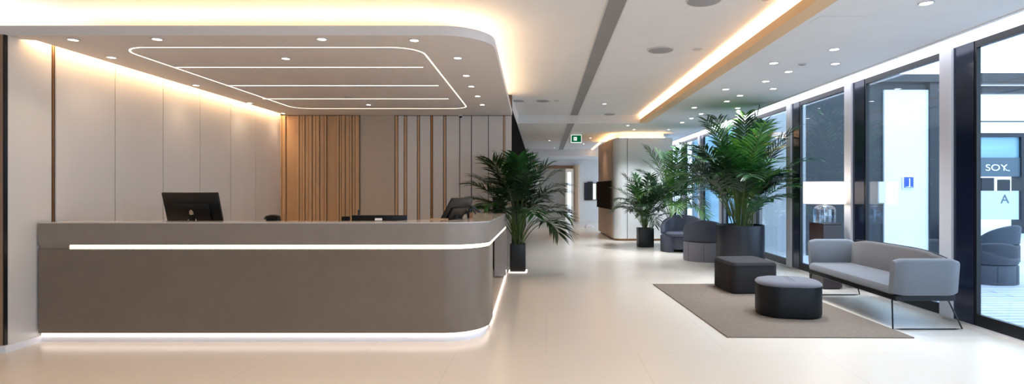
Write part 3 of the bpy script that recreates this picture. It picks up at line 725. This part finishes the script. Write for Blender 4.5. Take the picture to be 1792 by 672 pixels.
for a in ((-.088, .088, -.03, -.025), (-.088, .088, .025, .03), (-.088, -.083, -.025, .025), (.083, .088, -.025, .025)): mb.box(*a, .008, .019)
mb.build('rim', M['timber'], t, smooth=False)
# headset on stand / terminal beside edge-on monitor
t = thing('payment_terminal', 'small black terminal with a looped cable at the desk corner', 'terminal', (wl(822, 6.3), 6.3, WT))
Mx = Matrix.Translation((0, 0, .5)) @ Matrix.Rotation(math.radians(-60), 4, 'Z') @ Matrix.Rotation(math.radians(55), 4, 'X')
MB().box(-.07, .07, -.012, .012, -.13, .13, .008, 2, Mx).build('body', M['blackplastic'], t)
MB().tube([(0, 0, 0.01), (0, 0, .48)], .02, 8).build('stand', M['black'], t)
MB().rr(0, 0, .07, .07, .07, [(0, 0), (0, .01)]).build('base', M['black'], t)
MB().tube([(.02+.045*math.cos(a), 0, .40+.05*math.sin(a)) for a in [PI*k/10 for k in range(11)]]+[(-.02, 0, .3), (-.01, 0, .1)], .006, 6).build('cable', M['black'], t)
MB().box(.0, .04, -.03, -.022, .34, .42).build('card_slot', M['bronze'], t, smooth=False)
# black cabinet behind wing
t = thing('black_cabinet', 'narrow black cabinet standing between desk wing and back wall', 'cabinet', (-.86, 9.75, 0))
MB().box(-.09, .10, -.12, .12, .04, 1.30, .006).build('body', M['char'], t); MB().box(-.08, .09, -.135, -.121, .06, 1.28, .003, 1).build('door', M['blackplastic'], t); MB().box(-.08, .09, -.1, .1, 0, .04).build('foot', M['black'], t, smooth=False)

# ------------------------------------------------------------------ palms
def frond(rng, base, az, length, lean, droop, lw, ll, m, parent, nleaf=26, twist=0, start=.38, stem_r=.008, back=1):
    """one arching frond: rachis + two rows of leaflets in one mesh"""
    d = Vector((math.cos(az), math.sin(az)*(back if math.sin(az) > 0 else 1), 0)); N = 16; P = []
    p = Vector(base); ang = lean
    for i in range(N+1):
        P.append(p.copy()); st = length/N
        p = p + (d*math.sin(ang)+Vector((0, 0, 1))*math.cos(ang))*st
        ang += droop/N*(.4+1.6*i/N)
    mb = MB(); mb.mi = 1
    mb.tube(P, stem_r, 5, lambda t: stem_r*(1.15-.9*t)); mb.mi = 0
    side = d.cross(Vector((0, 0, 1))).normalized()
    for k in range(nleaf):
        t = start+(1-start)*(k+.5)/nleaf; f = t*N; i = min(int(f), N-1)
        q = P[i].lerp(P[i+1], f-i); tan = (P[i+1]-P[i]).normalized(); nrm = side.cross(tan).normalized()
        s_ = (t-start)/(1-start)
        L = ll*(.45+.75*math.sin(PI*min(1, .12+.8*s_)))*rng.uniform(.8, 1.12)
        for sgn in (-1, 1):
            fw = .55+.75*s_ + rng.uniform(-.15, .15)
            dirv = (side*sgn + tan*fw + nrm*(.22+rng.uniform(-.12, .18))).normalized()
            wv = dirv.cross(nrm).normalized()
            prev = None; pos = q.copy(); dd = dirv.copy(); g = rng.uniform(.6, 1.5)
            rows = []
            for j in range(5):
                u = j/4; wd = lw*(.35+1.3*u)*(1-u)**.75*1.25 if j < 4 else 0
                wd = lw*[.30, .95, 1.0, .62, .03][j]
                rows.append((pos-wv*wd/2, pos+Vector((0, 0, -.18*wd)), pos+wv*wd/2))
                pos = pos+dd*L/4; dd = (dd+Vector((0, 0, -.17*g))).normalized()
            vs = [[mb.bm.verts.new(c) for c in r_] for r_ in rows]
            for j in range(4):
                for c in range(2):
                    fce = mb.bm.faces.new([vs[j][c], vs[j][c+1], vs[j+1][c+1], vs[j+1][c]]); fce.material_index = 0
    return mb.build('frond', [m, M['stem']], parent, angle=60)

def palm(name, label, loc, seed, pot, height, spread, nfr, mats, leaf_l=.30, leaf_w=.022, soil_r=.15, pot_h=.47, canes=6, dirs=None, leafn=24, group=None, back=1, st=.36, lo=.85):
    rng = random.Random(seed)
    t = thing(name, label, 'potted plant', loc, 0, group)
    pot(t)
    soil = MB(); soil.rr(0, 0, soil_r, soil_r, soil_r, [(0, pot_h-.10), (0, pot_h-.045), (.02, pot_h-.035)]); soil.build('soil', M['soil'], t)
    for k in range(canes):
        a = rng.uniform(0, 2*PI); r0 = rng.uniform(0, soil_r*.7)
        b = Vector((r0*math.cos(a), r0*math.sin(a), pot_h-.05)); hh = (height-pot_h)*rng.uniform(.3, .5)
        MB().tube([b, b+Vector((math.cos(a)*.02, math.sin(a)*.02, hh*.5)), b+Vector((math.cos(a)*.07, math.sin(a)*.07, hh))], .012, 6, lambda q: .014-.006*q).build('cane', M['stem'], t)
    for k in range(nfr):
        a = 2*PI*(k*.381966)+rng.uniform(-.25, .25)
        f = (k+.5)/nfr                       # 0 upright centre, 1 outer
        r0 = soil_r*.75*math.sqrt(f)*rng.uniform(.5, 1)
        z0 = pot_h-.05+(height-pot_h)*rng.uniform(.0, .22)*(1-f*.4)
        b = (r0*math.cos(a), r0*math.sin(a), z0)
        L = (height-z0)*(1.1-.34*f)*(rng.uniform(lo, 1.05) if k % 3 or lo > .8 else 1)
        lean = .06+.42*f*spread; droop = (.35+1.75*f)*spread*rng.uniform(.8, 1.15)
        frond(rng, b, a, L, lean, droop, leaf_w*rng.uniform(.8, 1.2), leaf_l*rng.uniform(.85, 1.15), mats[k % len(mats)] if rng.random() < .85 else mats[0], t, back=back, nleaf=leafn, start=st+rng.uniform(-.04, .1))
    return t, rng

def pot_square(a, h, m):
    def f(t):
        MB().rr(0, 0, a, a, .03, [(.008, 0), (.0, .02), (0, h), (.012, h), (.014, h-.06)], n=4, cap1=False).build('pot', m, t)
    return f
def pot_round(r, h, m):
    def f(t):
        MB().rr(0, 0, r, r, r, [(.03, 0), (.01, .012), (0, .04), (0, h-.008), (.006, h), (.022, h), (.026, h-.07)], n=12, cap1=False).build('pot', m, t)
    return f
palm('potted_palm', 'dark leafy palm in black square pot by the end of desk', (wl(906.5, 9.5), 9.5, 0), 3, pot_square(.135, .485, M['potblack']), 2.0, 1.05, 32, [M['leafdark'], M['leafdark'], M['leaf']], leaf_l=.38, leaf_w=.034, soil_r=.11, pot_h=.485, canes=7, st=.5, leafn=18, back=.12)
tag(MB().rr(0, 0, .16, .16, .03, [(0, 0.0005), (0, .012)], n=4).build('glow_ring', M['plinthled'], loc=(wl(906.5, 9.5), 9.5, 0)), 'glowing white base line around the black square pot', 'light')
palm('potted_palm', 'small palm in black pot before the white curved wall block', (wl(1129, 13.55), 13.55, 0), 8, pot_square(.19, .47, M['potblack']), 1.85, 1.1, 24, [M['leafdark'], M['leaf']], leaf_l=.26, leaf_w=.026, soil_r=.17, pot_h=.47, canes=5)
palm('potted_palm', 'tall airy palm rising behind the rounded lounge chairs', (wl(1180, 13.8), 13.8, 0), 12, pot_round(.24, .5, M['potblack']), 2.5, 1.0, 32, [M['leaf'], M['leafbright'], M['leaf']], back=.5, leaf_l=.33, leaf_w=.026, soil_r=.2, pot_h=.5, canes=7)
big, rng = palm('potted_palm', 'very large palm in wide graphite drum planter behind the ottomans', (wl(1297, 9.9), 9.95, 0), 21, pot_round(.42, .79, M['pot']), 2.80, .9, 56, [M['leaf'], M['leafdark'], M['leafdark'], M['leafbright']], leaf_l=.36, leaf_w=.038, soil_r=.34, pot_h=.79, canes=16, leafn=19, st=.34, lo=.5)
for (a, L, le, dr) in ((.3, 1.2, .22, .4), (-.5, 1.25, .16, .5), (.1, 1.1, .36, .6)):
    frond(rng, (.1*math.cos(a), .1*math.sin(a), 1.3), a, L, le, dr, .045, .30, M['leafyellow'], big, nleaf=9, start=.7)

# ------------------------------------------------------------------ rug and ottomans
mb = MB(); mb.prism([(1.76, 5.27), (3.56, 5.25), (3.46, 8.2), (1.61, 8.2)], 0.0005, .012)
tag(mb.build('area_rug', M['rug'], smooth=False), 'flat taupe woven rug under the two ottomans', 'rug')
t = thing('ottoman', 'square dark brown fabric ottoman standing before the big planter', 'ottoman', (2.83, 7.76, .0125), math.radians(4))
MB().rr(0, 0, .325, .36, .09, [(.02, 0), (.005, .012), (0, .03), (0, .38), (.006, .405), (.02, .425), (.05, .435)], n=8).build('body', M['otto'], t)
MB().rr(0, 0, .327, .362, .092, [(.0, .384), (-.004, .388), (0, .392)], n=8, cap0=False, cap1=False).build('piping', M['otto'], t)
t = thing('ottoman', 'low black leather ottoman with grey fabric top on the rug', 'ottoman', (2.78, 6.25, .0125), math.radians(-10))
MB().rr(0, 0, .345, .30, .25, [(.03, 0), (.008, .012), (.0, .035), (0, .335), (.004, .345)], n=10).build('body', M['leather'], t)
tc_ = MB().rr(0, 0, .347, .302, .252, [(.006, .3455), (0, .352), (.002, .364), (.02, .384), (.07, .396), (.16, .402), (.26, .404)], n=10).build('top_cushion', M['ottotop'], t)
mb = MB(); mb.tube([(-.01+.0*q, -.29+.58*q, .404-.05*abs(2*q-1)**5) for q in [k/16 for k in range(17)]], .004, 5); mb.tube([(.025, -.29+.58*q, .404-.05*abs(2*q-1)**5) for q in [k/16 for k in range(17)]], .004, 5); mb.build('seam', M['sofa'], tc_)

# ------------------------------------------------------------------ lounge chairs
def lounge_chair(label, loc, rz, body_m, shell_m):
    """barrel chair, opening towards local -Y"""
    t = thing('lounge_chair', label, 'armchair', loc, rz, 'rounded barrel lounge chairs')
    def ring(a0, a1, ro, ri, zb, ztop, n=28, lean=0.0, bev=.03):
        rings = []
        for k in range(n+1):
            th = a0+(a1-a0)*k/n; c, s_ = math.cos(th), math.sin(th); zt = ztop(th); rm = (ro+ri)/2; hw = (ro-ri)/2
            def P(r_, z): 
                rr2 = r_+lean*(z-zb)
                return (rr2*c, rr2*s_*.92, z)
            rings.append([P(ri, zb), P(ro, zb), P(ro, zt-bev), P(ro-hw*.35, zt-bev*.3), P(rm, zt), P(ri+hw*.35, zt-bev*.3), P(ri, zt-bev)])
        return MB().loft(rings)
    # lower body with opening at the front
    base_ = ring(math.radians(-62), math.radians(242), .43, .30, .0, lambda th: .40, bev=.04); base_ = base_.build('base', body_m, t, angle=50)
    MB().rr(0, 0, .31, .30, .28, [(.03, .06), (0, .08), (0, .34), (.03, .36)], n=8).build('seat_support', body_m, t)
    MB().rr(0, -.04, .33, .36, .26, [(.02, .362), (0, .38), (0, .42), (.02, .445), (.08, .455)], n=8).build('seat', shell_m, t)
    ring(math.radians(-14), math.radians(194), .425, .33, .402, lambda th: .47+.36*max(0, math.sin(max(0, min(PI, (th+.25)/(PI+.5)*PI))))**.7, lean=.06, bev=.04).build('backrest', shell_m, t, angle=50)
    mb = MB()
    for a in (0, 45, 90, 135, 180):
        c, s_ = math.cos(math.radians(a)), math.sin(math.radians(a)); mb.tube([(.432*c, .432*s_*.92, .02), (.432*c, .432*s_*.92, .37)], .004, 5)
    mb.build('seams', shell_m, base_)
    return t
lounge_chair('grey barrel lounge chair facing the room before the tall airy palm', (3.14, 12.55, 0), math.radians(-18), M['chair'], M['chair']).scale = (1.14, 1, 1)
lounge_chair('grey barrel lounge chair turned away, pale base, half behind the drum planter', (3.22, 11.0, 0), math.radians(160), M['chairlight'], M['chair'])
lounge_chair('dark barrel lounge chair outside on the deck behind the glass', (6.98, 8.65, -.03), math.radians(165), mat('outdoor_chair', (52, 56, 68), .7, noise=.05), mat('outdoor_chair_shell', (44, 48, 60), .7, noise=.05)).scale = (1, 1, .78)
lounge_chair('second dark barrel lounge chair farther out in the courtyard', (9.25, 11.2, -.03), math.radians(200), mat('outdoor_chair_b', (48, 56, 66), .7, noise=.05), mat('outdoor_chair_b_shell', (50, 58, 70), .7, noise=.05)).scale = (1, 1, .9)
# twiggy planter outside
t = thing('twig_planter', 'pale planter with bare curled twigs in the courtyard', 'potted plant', (9.35, 12.3, -.03))
MB().rr(0, 0, .2, .2, .2, [(.05, 0), (0, .35), (.02, .36)]).build('pot', M['white'], t)
rg = random.Random(5)
for k in range(9):
    a = rg.uniform(0, 2*PI); P = [Vector((0, 0, .35))]
    for j in range(7): a += rg.uniform(-.9, .9); P.append(P[-1]+Vector((math.cos(a)*.05, math.sin(a)*.05, .06)))
    MB().tube(P, .008, 5).build('twig', M['char'], t)

# ------------------------------------------------------------------ sofa
def sofa():
    t = thing('sofa', 'light grey wool sofa on thin black wire legs before the windows', 'sofa', (3.55, 5.52, 0), math.radians(0))
    D, L = .66, 1.90
    # base frame
    MB().box(.02, D-.02, .03, L-.03, .30, .355, .006, 1).build('base_frame', M['black'], t)
    # seat
    MB().rr(.33, L/2, .33, L/2-.06, .05, [(.015, .356), (0, .37), (0, .415), (.012, .44), (.05, .455)], n=6).build('seat_cushion', M['sofa'], t)
    # backrest: slab that leans out a little and bows at the ends
    def slab(p0, p1, th, z0, z1, outv, lean, drop0=0, drop1=0, n=14, curve=0.0):
        """upright upholstered slab from p0 to p1 (2D)"""
        rings = []; p0 = Vector(p0); p1 = Vector(p1); ov = Vector(outv)
        for k in range(n+1):
            u = k/n; e = .022*(1-min(1, min(u, 1-u)*n/1.6)); c = p0.lerp(p1, u) + ov*curve*(1-(2*u-1)**2)
            zt = z1-drop0*max(0, 1-u*3)**2-drop1*max(0, 1-(1-u)*3)**2 - e*1.2; t_ = th/2-e*1.1; zb = z0+e
            def P(o, z): q = c+ov*(o+lean*(z-z0)); return (q.x, q.y, z)
            b = .03
            rings.append([P(-t_, zb+b*.5), P(-t_+b*.4, zb), P(t_-b*.4, zb), P(t_, zb+b*.5), P(t_, zt-b), P(t_-b*.45, zt-b*.25), P(0, zt), P(-t_+b*.45, zt-b*.25), P(-t_, zt-b)])
        return MB().loft(rings)
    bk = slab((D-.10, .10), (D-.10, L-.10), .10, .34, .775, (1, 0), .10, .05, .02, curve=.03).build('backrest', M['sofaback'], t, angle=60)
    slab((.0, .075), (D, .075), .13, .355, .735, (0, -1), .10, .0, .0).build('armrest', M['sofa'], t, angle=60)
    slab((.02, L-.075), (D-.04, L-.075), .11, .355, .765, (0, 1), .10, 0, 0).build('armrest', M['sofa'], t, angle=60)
    P = [(D-.045+.03*(1-(2*u-1)**2), .12+(L-.24)*u, .776-.05*max(0, 1-u*3)**2-.02*max(0, 1-(1-u)*3)**2) for u in [k/20 for k in range(21)]]
    MB().tube(P, .006, 6).build('piping', M['char'], bk)
    for (y, s_) in ((.10, 1), (L-.10, -1)):
        mb = MB()
        mb.tube([(.03, y, .318), (.0, y+.06*s_*-1, .012), (.10, y-.05*s_, .008), (D-.02, y-.05*s_, .008), (D+.05, y-.06*s_, .012), (D-.06, y, .318)], .008, 7)
        mb.tube([(.03, y, .318), (D-.06, y, .318)], .008, 7)
        mb.build('leg_frame', M['black'], t)
sofa()

# ------------------------------------------------------------------ pedestal and lamp
t = thing('pedestal_table', 'tall dark brown pedestal block behind the sofa end', 'side table', (3.98, 7.8, 0))
MB().box(0, .27, 0, .42, .02, .93, .004, 1).build('body', M['plinth'], t); MB().box(.02, .25, .02, .40, 0, .02).build('foot', M['black'], t, smooth=False); MB().box(-.004, .274, -.004, .424, .931, .945, .003, 1).build('top', M['plinth'], t)
def shade_mat():
    m = bpy.data.materials.new('lamp_shade_linen'); m.use_nodes = True; nt = m.node_tree; b = nt.nodes['Principled BSDF']
    b.inputs['Base Color'].default_value = (.74, .71, .68, 1); b.inputs['Roughness'].default_value = .8
    tr = nt.nodes.new('ShaderNodeBsdfTranslucent'); tr.inputs['Color'].default_value = (.95, .88, .80, 1)
    x = nt.nodes.new('ShaderNodeMixShader'); x.inputs[0].default_value = .55
    nt.links.new(b.outputs[0], x.inputs[1]); nt.links.new(tr.outputs[0], x.inputs[2]); nt.links.new(x.outputs[0], nt.nodes['Material Output'].inputs['Surface'])
    return m
lx0, ly0 = 4.11, 8.02
t = thing('table_lamp', 'lit table lamp with white drum shade and clear glass base', 'lamp', (lx0, ly0, .9455))
MB().rr(0, 0, .285, .285, .285, [(0, .28), (0, .605)], n=14, cap0=False, cap1=False).build('lamp_shade', shade_mat(), t)
gl = mat('clear_glass', (225, 240, 255), .02, trans=1.0, spec=.5)
gm = glassmat('lamp_glass', (.80, .90, .97), .22)
MB().rr(0, 0, .15, .15, .15, [(.004, 0), (0, .01), (0, .19), (.012, .225), (.045, .25), (.11, .262)], n=12).build('glass_base', gm, t)
mb = MB(); mb.tube([(0, 0, .26), (0, 0, .33)], .012, 8); mb.rr(0, 0, .03, .03, .03, [(0, .262), (.0, .27), (.01, .275)]); mb.build('fitting', mat('chrome', (210, 215, 222), .1, 1), t)
MB().tube([(0, 0, .012), (0, 0, .26)], .008, 8).build('inner_rod', mat('chrome_b', (210, 215, 222), .15, 1), t)
MB().rr(0, 0, .03, .03, .03, [(.015, .33), (.0, .36), (.0, .40), (.02, .43)]).build('bulb', emat('bulb_glow', (255, 222, 185), 8), t)
L = bpy.data.lights.new('lamp_bulb_light', 'POINT'); L.energy = 4.5; L.color = (1, .86, .72); L.shadow_soft_size = .04
lo = bpy.data.objects.new('lamp_bulb_light', L); COL.objects.link(lo); lo.parent = t; lo.location = (0, 0, .47)
